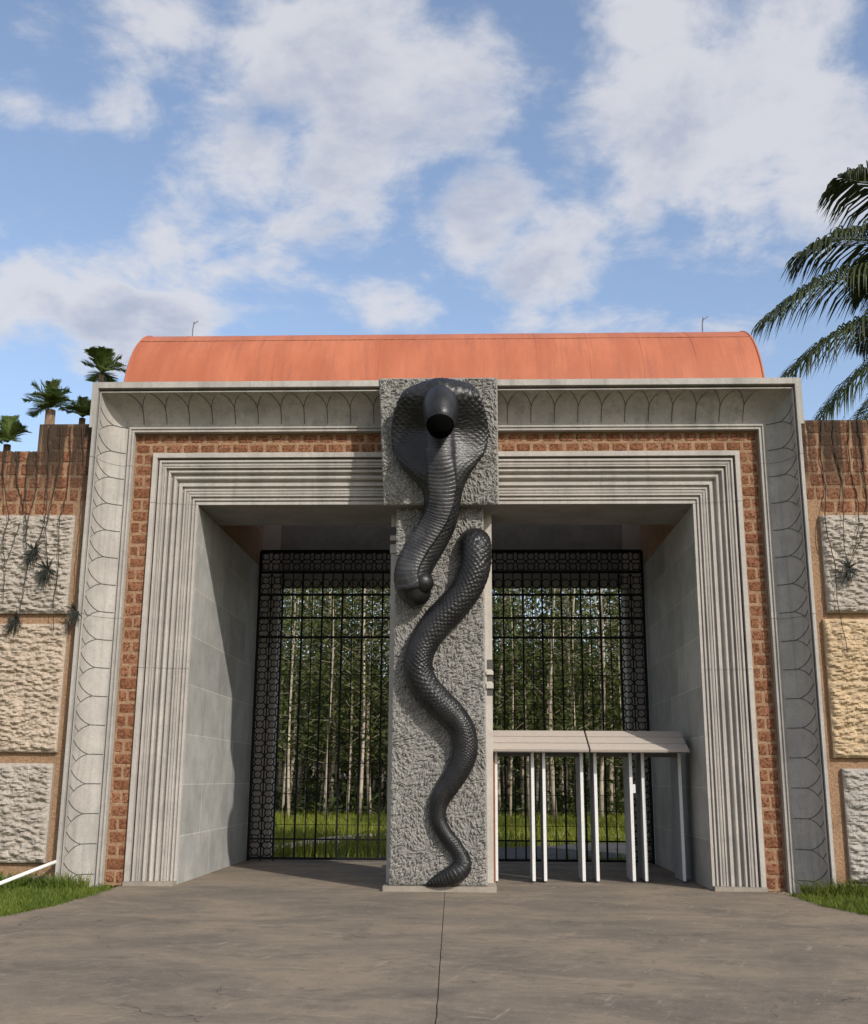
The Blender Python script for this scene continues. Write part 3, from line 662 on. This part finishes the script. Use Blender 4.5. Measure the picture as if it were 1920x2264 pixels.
# ------------------------------------------------------------------ perimeter walls
def chisel(seed):
    def fn(x, z):
        w = mnoise.noise(Vector((x*2.1, z*2.1, seed)))*.10
        f = vor(x*6.5+seed, (z+w)*17, seed*2.1); g_ = vor(x*15, (z-w)*34+seed, seed); c = mnoise.noise(Vector((x*1.3, z*2, seed+9))); d = mnoise.noise(Vector((x*30, z*46, seed+5)))
        return .085*(.75-f[0])+.030*(.6-g_[0])+.03*c+.010*d
    return fn
WY = -.50                      # front face of the perimeter walls
def wall(side):
    sg = -1 if side == 'L' else 1
    if side == 'L': t = thing('perimeter_wall', 'laterite wall with a stepped stained top and rough stone blocks above the white pipe', 'wall', (-9, WY, 0))
    else: t = thing('perimeter_wall', 'laterite wall with a level stained top and rough stone blocks below the coconut palm', 'wall', (9, WY, 0))
    T = 7.225; T2 = 6.755; XS = 6.62; X0 = XO+.004; XE = 14.0
    prof = [(X0, -.05), (XE, -.05), (XE, T2), (XS, T2), (XS, T), (X0, T)] if side == 'L' else [(X0, -.05), (XE, -.05), (XE, T), (X0, T)]
    n = len(prof); V = [(sg*x, WY, z) for x, z in prof]+[(sg*x, WY+.9, z) for x, z in prof]
    F = [tuple(range(n)), tuple(range(2*n-1, n-1, -1))]+[(k, n+k, n+(k+1) % n, (k+1) % n) for k in range(n)]
    if side == 'L': F = [f[::-1] for f in F]
    rel(obj('wall_core', mesh('wall_core', V, F, 'laterite_mortar'), t))
    ch = .2186; z0 = 5.685
    for r_ in range(7):
        za, zb = z0+r_*ch, z0+(r_+1)*ch
        x = X0+.22 if r_ < 1 else X0+.10
        x -= .08*(r_ % 2)
        while x < 11.2:
            w = random.choice((.16, .25, .25, .27, .29))
            top = T if (side == 'R' or x+w < XS+.02) else T2
            if zb <= top+.03:
                gx_, gz_ = random.uniform(.014, .036), random.uniform(.014, .026)
                rel(obj('brick', random.choice(BV), t, (sg*(x+w/2), WY+.0185+random.uniform(-.005,.005), (za+zb)/2), (0, random.uniform(-.02,.02), 0), (w-gx_, .05, ch-gz_)))
            x += w
    tops = [(.36, 1.80), (1.965, 3.925), (4.09, 5.67)] if side == 'L' else [(.19, 1.79), (1.945, 4.01), (4.11, 5.64)]
    xs = [5.885, 5.85, 5.875] if side == 'L' else [5.93, 5.825, 5.90]
    mats = ['block_grey', 'block_cream', 'block_grey'] if side == 'L' else ['block_dim', 'block_tan', 'block_grey']
    for i, ((a, b), xx) in enumerate(zip(tops, xs)):
        for j, (p, q) in enumerate(((xx, 8.6), (8.75, 11.8))):
            x0, x1 = sorted((sg*p, sg*q))
            rel(relief(x0, x1, x0, x1, a, b, WY-.085, WY, .02 if j == 0 else .08, chisel(3.7*i+j*1.9+(0 if side == 'L' else 20)), mats[i], 'stone_block', t, rim=.05))
    rel(box('wall_footing', 'plinth_stone', *sorted((sg*X0, sg*XE)), WY-.04, WY-.001, -.05, .17, t))
    return t
wall('L'); wall('R')
# ------------------------------------------------------------------ iron gates
def iron_gate(x0, x1, lattice_left, label):
    Y = 5.38; zt = 6.30; zb = .05; g_ = thing('iron_gate', label, 'gate', ((x0+x1)/2, Y, 0), 'iron grille gates')
    def bar(name, a, b, w, d=None): rel(obj(name, MB().bar(a, b, w, d).mesh(name, 'black_iron'), g_))
    LW = .50
    la, lb = (x0, x0+LW) if lattice_left else (x1-LW, x1)
    ba, bb = (lb, x1) if lattice_left else (x0, la)
    for z, w in ((zb, .05), (zt, .06), (5.85, .05), (5.37, .045), (4.88, .045), (4.47, .045), (.42, .03)): bar('rail', (x0, Y, z), (x1, Y, z), w)
    for z in np.arange(.7, 4.3, .30): bar('thin_rail', (ba, Y+.02, z), (bb, Y+.02, z), .011)
    for x in (x0, x1): bar('stile', (x, Y, 0), (x, Y, zt), .055)
    nb = int(round((bb-ba)/.205)); 
    for k in range(nb+1):
        x = ba+(bb-ba)*k/nb; big = k % 2 == 0
        bar('bar', (x, Y-.012, zb), (x, Y-.012, 5.85), .036 if big else .02)
    # lattice: rings and crosses, two columns beside and one band above
    mb = MB()
    def ring(cx, cz, r):
        n = 10; pts = [(cx+r*math.cos(2*math.pi*k/n), Y, cz+r*math.sin(2*math.pi*k/n)) for k in range(n+1)]; mb.tube(pts, .013, 4, False)
    c = LW/2
    for k in range(int(5.85/c)):
        for j in (0, 1):
            cx, cz = la+c*(j+.5), .05+c*(k+.5); ring(cx, cz, c*.30)
            for a, b in ((-1,-1),(1,1),(-1,1),(1,-1)): mb.bar((cx+a*c*.22, Y, cz+b*c*.22), (cx+a*c*.5, Y, cz+b*c*.5), .024)
    x = x0+.11; 
    while x < x1-.05:
        for cz in (5.97, 6.19):
            ring(x, cz, .075)
            for a, b in ((-1,-1),(1,1),(-1,1),(1,-1)): mb.bar((x+a*.05, Y, cz+b*.05), (x+a*.11, Y, cz+b*.11), .022)
        x += .22
    x = ba+.1
    while x < bb:
        ring(x, 5.61, .09); x += .2
    rel(obj('lattice', mb.mesh('lattice', 'black_iron'), g_, kind='stuff'))
    for xx in (la+c, lb if lattice_left else la): bar('stile', (xx, Y+.004, 0), (xx, Y+.004, 5.85), .026)
    return g_
iron_gate(-4.03, -.78, True, 'black iron grille gate in the opening without the canopies')
iron_gate(.72, 4.03, False, 'black iron grille gate behind the canopied walk-through frames')
# ------------------------------------------------------------------ walk-through frames under canopies
def walk_gate(xs, xa, xb, label, tilt):
    t = thing('walkthrough_gate', label, 'security gate', (xa, 1.0, 0), 'canopied walk-through gates')
    for x in xs:
        y0 = 1.0+(x-.83)*.098
        rel(obj('fin_post', MB().box(x-.022, x+.012, y0+.02, y0+.72, .03, 2.10).mesh('fin_post', 'fin_grey'), t))
        p = rel(obj('post_edge', MB().box(x-.022, x+.026, y0-.03, y0+.022, .03, 2.11).mesh('post_edge', 'white_enamel'), t))
        rel(obj('foot', MB().box(x-.012, x+.014, y0+.0, y0+.7, -.005, .03).mesh('foot', 'canopy_dark'), t))
    # sloping canopy: three boards, each with its own edge
    pa, pb = Vector((0, .74, 2.075)), Vector((0, 1.58, 2.42)); d = pb-pa; nrm = Vector((0, -d.z, d.y)).normalized()
    for k in range(3):
        a = pa+d*(k/3+.022)*1.0; b = pa+d*((k+1)/3-.022); th = nrm*-.05
        V = []
        for x in (xa, xb):
            for q in (a, b, b+th, a+th): V.append((x, q.y, q.z))
        rel(obj('canopy_board', mesh('canopy_board', V, [(0,1,2,3),(7,6,5,4),(0,4,5,1),(1,5,6,2),(2,6,7,3),(3,7,4,0)], 'canopy_cream'), t))
    u = -nrm*.045; V = []
    for x in (xa+.01, xb-.01):
        for q in (pa+u, pb+u, Vector((0, 1.9, 2.36)), Vector((0, 1.9, 2.10)), Vector((0, .78, 2.055))): V.append((x, q.y, q.z))
    rel(obj('canopy_body', mesh('canopy_body', V, [(0,1,2,3,4),(9,8,7,6,5)]+[(k, k+5, (k+1) % 5+5, (k+1) % 5) for k in range(5)], 'canopy_seam'), t))
    for i in range(0, len(xs), 2):
        rel(obj('header', MB().box(xs[i], xs[i+1], 1.3, 1.5, 1.98, 2.06).mesh('header', 'canopy_dark'), t))
    return t
walk_gate((.845,1.445,1.63,2.25), .775, 2.345, 'pale boarded canopy on four white-edged posts touching the cobra pier', 0)
w2 = walk_gate((2.475,3.06,3.262,3.875), 2.375, 3.955, 'pale boarded canopy on four white-edged posts beside the dark passage wall', 0)
rel(obj('card_reader', MB().box(3.10, 3.145, 1.30, 1.36, 1.40, 1.54).mesh('card_reader', 'white_enamel'), w2))
hg = thing('gate_hinge_post', 'rusty hinge post standing against the cobra pier beside the canopy', 'post', (.80, .95, 0))
rel(obj('post', MB().bar((.815, .95, 0), (.815, .95, 2.02), .03).mesh('post', 'rust'), hg)); 
for z in (.95, 1.25): rel(obj('hinge', MB().box(.786, .83, .92, .98, z, z+.07).mesh('hinge', 'rust'), hg))
# ------------------------------------------------------------------ white pipe
pa = atY(118*VS, 1749*VS, -.60); pb = atZ(0, 1795*VS, .15); d = (pb-pa); pc = pa+d*1.9; pc.z = .0
pip = tag(obj('white_pipe', MB().tube([pa, pa+d*.5, pb, Vector((pc.x, pc.y, .0))], .028, 10).mesh('white_pipe', 'pvc_white', True)), 'white plastic pipe sloping from the stone frame down into the grass', 'pipe')
# ------------------------------------------------------------------ vines and bromeliads on the walls
ZA = lambda x, y: (x*.2403, 900+y*.2403)        # left zoom
ZR = lambda x, y: (1740+x*.2885, 900+y*.2885)
def vine(pts, zf, label, side, r=.010):
    P = []
    for i, (x, y) in enumerate(pts):
        p = atY(*zf(x, y), WY-.165 if (zf is ZA and y > 960) or (zf is ZR and y > 800) else WY-.03); P.append(p)
    K = catmull(np.array([tuple(p) for p in P]), 30); rr = np.linspace(r, r*.55, 30)
    for k in K[1:]: k[0] += random.uniform(-.012, .012)
    top = tuple(P[0]+Vector((0, .25, .015)))
    o = tag(obj('hanging_vine', MB().tube([top]+[tuple(k) for k in K], [r]+list(rr), 5).mesh('hanging_vine', 'vine_bark')), label, 'vine', 'vines hanging on the %s wall' % side)
lv = [[(30,400),(28,650),(75,1000),(30,1250),(45,1450),(30,1780)], [(165,410),(150,640),(205,930),(140,1200),(50,1440)], [(265,430),(235,700),(240,1060),(235,1300),(255,1460),(215,1700),(165,1990)],
      [(340,420),(330,760),(270,1000),(245,1200)], [(460,170),(440,600),(420,1000),(330,1300),(265,1420)], [(560,180),(540,560),(430,1080),(425,1250),(445,1480)], [(650,180),(635,640),(590,900),(545,1050),(540,1400),(490,1850),(500,2060)],
      [(760,180),(765,700),(770,1000),(735,1400),(715,1880)]]
for i, v in enumerate(lv): vine(v, ZA, 'thin dark vine trailing down the stepped laterite wall', 'stepped')
rv = [[(270,100),(265,400),(300,640),(300,900),(370,1200),(400,1550),(470,1880)], [(360,100),(365,320),(430,600),(437,900),(440,1080),(470,1210)], [(475,100),(480,420),(545,720),(550,950),(490,1200)], [(545,100),(590,450),(615,800),(570,1000),(500,1180)]]
for v in rv: vine(v, ZR, 'thin dark vine trailing down the level-topped laterite wall', 'level-topped')
def bromeliad(p, r, n, label):
    a = []; rr = random.Random(int(p.x*100))
    for k in range(n):
        th = rr.uniform(0, 2*math.pi); el = rr.uniform(-.2, .75); L_ = r*rr.uniform(.6, 1.15)
        d = Vector((math.cos(th)*math.cos(el), -abs(math.sin(el))-.25, math.sin(th)*math.cos(el))).normalized(); sd = d.cross(Vector((0,-1,.2))).normalized()*.016
        m_ = p+d*L_*.55; e = p+d*L_+Vector((0,.05,-.05*rr.random()))
        a.append([p-sd, p+sd, m_+sd*.8, m_-sd*.8]); a.append([m_-sd*.8, m_+sd*.8, e, e])
    for k in range(60):           # root beard below
        q = p+Vector((rr.gauss(0,.04), -.03+rr.gauss(0,.02), 0)); e = q+Vector((rr.gauss(-.05,.05), rr.gauss(0,.02), -rr.uniform(.08,.26))); s_ = Vector((.005,0,0)); a.append([q-s_, q+s_, e+s_*.5, e-s_*.5])
    tag(obj('bromeliad', quads('bromeliad', [[tuple(c) for c in q] for q in a], 'bromeliad_leaf')), label, 'plant', 'spiky plants clinging to the walls')
bromeliad(atY(*ZA(315,1320), WY-.2), .24, 16, 'spiky dark plant on the grey block, tied where two vines cross')
bromeliad(atY(*ZA(440,1500), WY-.2), .24, 22, 'bushy dark spiky plant at a vine end on the grey block of the stepped wall')
bromeliad(atY(*ZA(150,1960), WY-.15), .20, 14, 'spiky dark plant in the joint between two blocks of the stepped wall')
bromeliad(atY(*ZA(695,1880), WY-.2), .22, 16, 'spiky dark plant in the corner of the stepped wall and stone frame')
bromeliad(atY(*ZR(470,1240), WY-.2), .24, 20, 'spiky dark plant on the grey block of the level-topped wall')
# ------------------------------------------------------------------ grass
def blades(n, xf, mat, hmin, hmax, w):
    xy = xf(n); n = len(xy); h = rng.uniform(hmin, hmax, n)*(.6+.8*rng.random(n)); a = rng.uniform(0, 2*np.pi, n); lean = rng.uniform(.1, .75, n)*h; la = rng.uniform(0, 2*np.pi, n)
    b = np.column_stack([xy, np.full(n, -.03)]); sd = np.column_stack([np.cos(a), np.sin(a), np.zeros(n)])*w/2
    l = np.column_stack([np.cos(la)*lean, np.sin(la)*lean, np.zeros(n)]); up_ = np.column_stack([np.zeros((n, 2)), h])
    m_ = b+l*.3+up_*.6; e = b+l+up_*.95
    q1 = np.stack([b-sd, b+sd, m_+sd*.75, m_-sd*.75], 1); q2 = np.stack([m_-sd*.75, m_+sd*.75, e+sd*.1, e-sd*.1], 1)
    return np.concatenate([q1, q2])
def patch(side):
    def f(n):
        y = rng.uniform(-6.5, -.5, n); lo = np.array([edge(EL if side < 0 else ER, v) for v in y]); 
        x = lo+side*rng.random(n)**1.25*5.0 - side*.09*rng.random(n)
        cl = np.array([mnoise.noise(Vector((a*2.3, b*2.3, 0))) for a, b in zip(x, y)])
        keep = (cl > -.42+.3*rng.random(n)) & ~((np.abs(x) > 4.6) & (y > -.53)) & ~((np.abs(x) < XO) & (np.abs(x) > 5.1) & (y > -.74)); return np.column_stack([x, y])[keep]
    return f
for sd in (-1, 1):
    o = obj('grass', quads('grass', blades(42000, patch(sd), 'grass_blade', .05, .12, .012), 'grass_blade'), kind='stuff')
    tag(o, 'short green grass at the foot of the stepped wall' if sd < 0 else 'short green grass at the foot of the level-topped wall', 'grass')
def tallgrass(side):
    def f(n):
        x = side*rng.uniform(5.15, 8.5, n); y = np.where(np.abs(x) < XO+.03, -.75-rng.random(n)**2*.2, -.55-rng.random(n)**2*.3); return np.column_stack([x, y])
    return f
for sd in (-1, 1):
    o = obj('grass', quads('grass', blades(3000, tallgrass(sd), 'grass_blade', .12, .26, .016), 'grass_blade'), kind='stuff')
    tag(o, 'longer grass tufts along the base of the stepped wall' if sd < 0 else 'longer grass tufts along the base of the level-topped wall', 'grass')
def farf(n):
    x = rng.uniform(-16, 16, n); y = rng.uniform(6.7, 34, n)
    road = (x > -1.2) & (y < np.interp(x, [-1.2, .8, 4, 9, 20], [7.4, 9.8, 13.0, 13.9, 14.1])) & (y > np.interp(x, [-1.2, .8, 4, 9, 20], [6.4, 6.4, 7.2, 8.5, 9.1]))
    P = catmull(np.array([(-22,8.0),(-12,8.6),(-6,9.4),(-4.0,10.6),(-2.9,15.5),(-.6,17.6),(2.2,18.4),(4.5,17.2),(9,15.4),(20,15.0)]), 120)
    dmin = np.full(n, 9.)
    for p in P: dmin = np.minimum(dmin, np.hypot(x-p[0], y-p[1]))
    k = ~road & (dmin > .72); return np.column_stack([x, y])[k]
tag(obj('grass', quads('grass', blades(70000, farf, 'far_grass', .07, .32, .035), 'far_grass'), kind='stuff'), 'bright green lawn behind the gates in front of the trees', 'grass')
# fallen leaves by the frame foot
for k in range(16):
    sg = random.choice((-1, 1)); p = Vector((sg*random.uniform(4.85, 5.6), -random.uniform(.25, .75), .006)); r_ = random.uniform(.03, .06); a = random.uniform(0, 6.3)
    V = [(p.x+r_*math.cos(a), p.y+r_*math.sin(a), p.z), (p.x+r_*.4*math.cos(a+1.6), p.y+r_*.4*math.sin(a+1.6), p.z+.015), (p.x-r_*math.cos(a), p.y-r_*math.sin(a), p.z+.004), (p.x-r_*.4*math.cos(a+1.6), p.y-r_*.4*math.sin(a+1.6), p.z+.018)]
    tag(obj('fallen_leaf', mesh('fallen_leaf', V, [(0,1,2),(0,2,3)], 'dry_leaf')), 'small dry brown leaf lying at the foot of the stone frame', 'leaf', 'fallen leaves')
# ------------------------------------------------------------------ plantation trees behind the gates
def leaf_quads(C, size, droop=.6):
    n = len(C); a = rng.uniform(0, 2*np.pi, n); dz = rng.normal(-droop, .45, n); d = np.column_stack([np.cos(a), np.sin(a), dz]); d /= np.linalg.norm(d, axis=1)[:, None]
    r = rng.normal(size=(n, 3)); s = np.cross(d, r); s /= np.linalg.norm(s, axis=1)[:, None]
    L_ = size*rng.uniform(.6, 1.3, n)[:, None]; w = L_*.17
    return np.stack([C, C+d*L_*.45+s*w, C+d*L_, C+d*L_*.45-s*w], 1)
TV = []
for v in range(7):
    Ht = random.uniform(13.0, 16.5); r0 = random.uniform(.05, .095); bend = (random.uniform(-.5,.5), random.uniform(-.5,.5))
    sp = [(bend[0]*t*t+.10*math.sin(t*7+v), bend[1]*t*t+.08*math.cos(t*6+v), Ht*t) for t in np.linspace(0, 1, 12)]
    tr = MB().tube([(sp[0][0], sp[0][1], -.1)]+sp[1:], [r0*(1-.82*t) for t in np.linspace(0, 1, 12)], 8)
    C = []
    nb = 34
    for k in range(nb):
        t = random.uniform(.16, 1.0); base = Vector((np.interp(t, np.linspace(0,1,12), [q[0] for q in sp]), np.interp(t, np.linspace(0,1,12), [q[1] for q in sp]), Ht*t))
        az = random.uniform(0, 2*math.pi); ln = random.uniform(.7, 1.9)*(1.15-.55*t)
        tip = base+Vector((math.cos(az)*ln, math.sin(az)*ln, ln*random.uniform(.1, .8))); mid = (base+tip)/2+Vector((0,0,-.08))
        tr.tube([base, mid, tip], [r0*.16, r0*.09, .005], 4)
        for j in range(40 if t < .55 else 24):
            f = random.random()**.6; q = base.lerp(tip, f)+Vector((random.gauss(0,.27), random.gauss(0,.27), random.gauss(-.1,.25))); C.append(tuple(q))
    TV.append((tr.mesh('trunk', 'pale_bark', True), quads('crown', leaf_quads(np.array(C), .25), 'tree_leaf')))
pts = []
def place(n, x0, x1, y0, y1, dmin, spread):
    tries = 0; got = 0
    while got < n and tries < 20000:
        tries += 1; y = random.uniform(y0, y1); k = (y+CD)/(28+CD); x = random.uniform(x0, x1)*(k if spread else 1)
        if all((x-a)**2+(y-b)**2 > dmin*dmin for a, b in pts): pts.append((x, y)); got += 1
place(52, -7.5, 7.5, 27.5, 36, 1.0, True); place(85, -8.5, 8.5, 36, 50, 1.0, True); place(60, -9.5, 9.5, 50, 66, 1.1, True)
for side in (-1, 1):
    place(20, *sorted((side*8.5, side*15)), 30, 60, 1.6, True)
for i, (x, y) in enumerate(pts):
    tm, cm = TV[i % 7]; s_ = random.uniform(.86, 1.12)
    t = thing('plantation_tree', 'slender pale-trunked plantation tree in the grove behind the iron gates', 'tree', (x, y, 0), 'grove of slender trees behind the gates', random.uniform(0, 6.28)); t.scale = (s_*random.uniform(.8,1.35), s_*random.uniform(.8,1.35), s_)
    obj('trunk', tm, t); obj('crown', cm, t)
# far-off wood closing the view and undergrowth
n = 52000; x = rng.uniform(-34, 34, n); y = rng.uniform(66, 80, n); hgt = np.array([9.5+3.4*mnoise.noise(Vector((a*.33, 0, 1)))+2.2*mnoise.noise(Vector((a*1.1, 3, 1))) for a in x]); z = hgt*rng.random(n)**.8
tag(obj('distant_wood', quads('distant_wood', leaf_quads(np.column_stack([x, y, z]), .75), 'wood_leaf'), kind='stuff'), 'dark distant wood closing the view behind the slender trees', 'wood')
n = 26000; x = rng.uniform(-18, 18, n); y = rng.uniform(29.5, 64, n); cl = np.array([mnoise.noise(Vector((a*.55, b*.55, 2))) for a, b in zip(x, y)]); z = np.maximum(.0, cl+.45)*rng.random(n)*2.3
tag(obj('undergrowth', quads('undergrowth', leaf_quads(np.column_stack([x, y, z]), .42, -.3), 'wood_leaf'), kind='stuff'), 'low leafy undergrowth between the slender trunks', 'undergrowth')
# ------------------------------------------------------------------ palms
def frond(base, tip, lift, nleaf, ll, droop, w, seed, side_hint=None):
    """returns rachis points and leaflet quads"""
    r = random.Random(seed); b, t = Vector(base), Vector(tip); m1 = b.lerp(t, .35)+Vector((0,0,lift)); m2 = b.lerp(t, .72)+Vector((0,0,lift*.85))
    K = catmull(np.array([tuple(b), tuple(m1), tuple(m2), tuple(t)]), 40); Q = []
    for i in range(nleaf):
        f = .12+.88*i/(nleaf-1); p = Vector([np.interp(f, np.linspace(0,1,40), K[:, k]) for k in range(3)]); j = min(int(f*39), 38); tg = Vector(K[j+1]-K[j]).normalized()
        sd = tg.cross(Vector((0,0,1))).normalized(); upv = sd.cross(tg)
        for s in (-1, 1):
            L_ = ll*(math.sin(math.pi*min(1., f*.82+.14))**.6)*r.uniform(.85, 1.1)*(1 if f < .9 else .8)
            d0 = (sd*s*.72+tg*.62+upv*r.uniform(.05,.3)).normalized(); e1 = p+d0*L_*.35; d1 = (d0+Vector((0,0,-droop*r.uniform(.7,1.2)))).normalized(); e2 = e1+d1*L_*.4; d2 = (d1+Vector((0,0,-droop*r.uniform(.6,1.4)))).normalized(); e3 = e2+d2*L_*.35
            ww = tg*w*.5; Q += [[p-ww*.6, p+ww*.6, e1+ww, e1-ww], [e1-ww, e1+ww, e2+ww*.8, e2-ww*.8], [e2-ww*.8, e2+ww*.8, e3+ww*.05, e3-ww*.05]]
    return K, Q
def frond_obj(parent, base, tip, lift, nleaf, ll, droop, w, seed, mat, rw):
    K, Q = frond(base, tip, lift, nleaf, ll, droop, w, seed)
    f = rel(obj('frond', quads('frond', [[tuple(c) for c in q] for q in Q], mat), parent))
    s = obj('midrib', MB().tube(K, np.linspace(rw, rw*.25, 40), 5).mesh('midrib', 'palm_leaf', True), f)
# tall coconut palm behind the level-topped wall
cc = atY(2005*VS, 640*VS, 8.5)
cp = thing('coconut_palm', 'tall coconut palm with long drooping fronds behind the level-topped wall', 'palm tree', (cc.x+.5, 8.5, 0))
tp = [(cc.x+.5, 8.5, -.1), (cc.x+.35, 8.5, 4), (cc.x+.1, 8.5, 9), (cc.x, 8.5, cc.z-.2)]
rel(obj('trunk', MB().tube(catmull(np.array(tp), 24), np.linspace(.26, .15, 24), 10).mesh('trunk', 'palm_bark', True), cp))
tips = [((1706,360),7.6,1.0),((1621,518),7.6,1.05),((1548,652),7.2,1.1),((1581,778),7.4,.85),((1652,868),7.8,.65),((1715,905),6.9,.4),((1800,250),8.6,.8),((1740,560),9.8,.9)]
for k, ((u, v), Y, lf) in enumerate(tips):
    tip = atY(u*VS, v*VS, Y); frond_obj(cp, tuple(cc), tuple(tip), lf, 100, 1.75, .85, .055, 100+k, 'coconut_leaf', .045)
for k in range(9):
    a = R(-70+k*33); L_ = random.uniform(3.6, 4.6); frond_obj(cp, tuple(cc), (cc.x+math.cos(a)*L_+1.2, 8.5+math.sin(a)*L_+1.0, cc.z+random.uniform(-2.4, 1.0)), random.uniform(.6,1.2), 80, 1.6, .8, .055, 200+k, 'coconut_leaf', .045)
# small-crowned palms beyond the stepped wall
def small_palm(u, v, Y, rad, label, seed, tr):
    c = atY(u*VS, v*VS, Y); t = thing('fan_palm', label, 'palm tree', (c.x, Y, 0), 'palms beyond the stepped wall')
    rel(obj('trunk', MB().tube([(c.x, Y, -.1), (c.x+.1, Y, c.z*.5), (c.x, Y, c.z-rad*.25)], [tr*1.5, tr*1.15, tr], 10).mesh('trunk', 'palm_bark', True), t))
    r = random.Random(seed)
    for k in range(20):
        a = 2*math.pi*k/20*3+r.uniform(-.2,.2); el = r.choice((-.3, .1, .4, .75, 1.1, 1.4)); L_ = rad*r.uniform(.85, 1.15)
        tip = (c.x+math.cos(a)*math.cos(el)*L_, Y+math.sin(a)*math.cos(el)*L_, c.z+math.sin(el)*L_)
        frond_obj(t, (c.x, Y, c.z-.15), tip, rad*.12, 22, rad*.5, .12, .085, seed*31+k, 'palm_leaf', .05)
small_palm(207, 752, 45, 1.35, 'palm crown rising just beside the end of the orange roof', 3, .16)
small_palm(104, 822, 45, 1.45, 'palm crown with a thick brown neck above the wall step', 5, .30)
small_palm(168, 842, 47, 1.05, 'dark small palm crown between the wall step and stone frame', 7, .2)
small_palm(16, 893, 45, 1.35, 'palm crown above the lower part of the stepped wall', 9, .22)
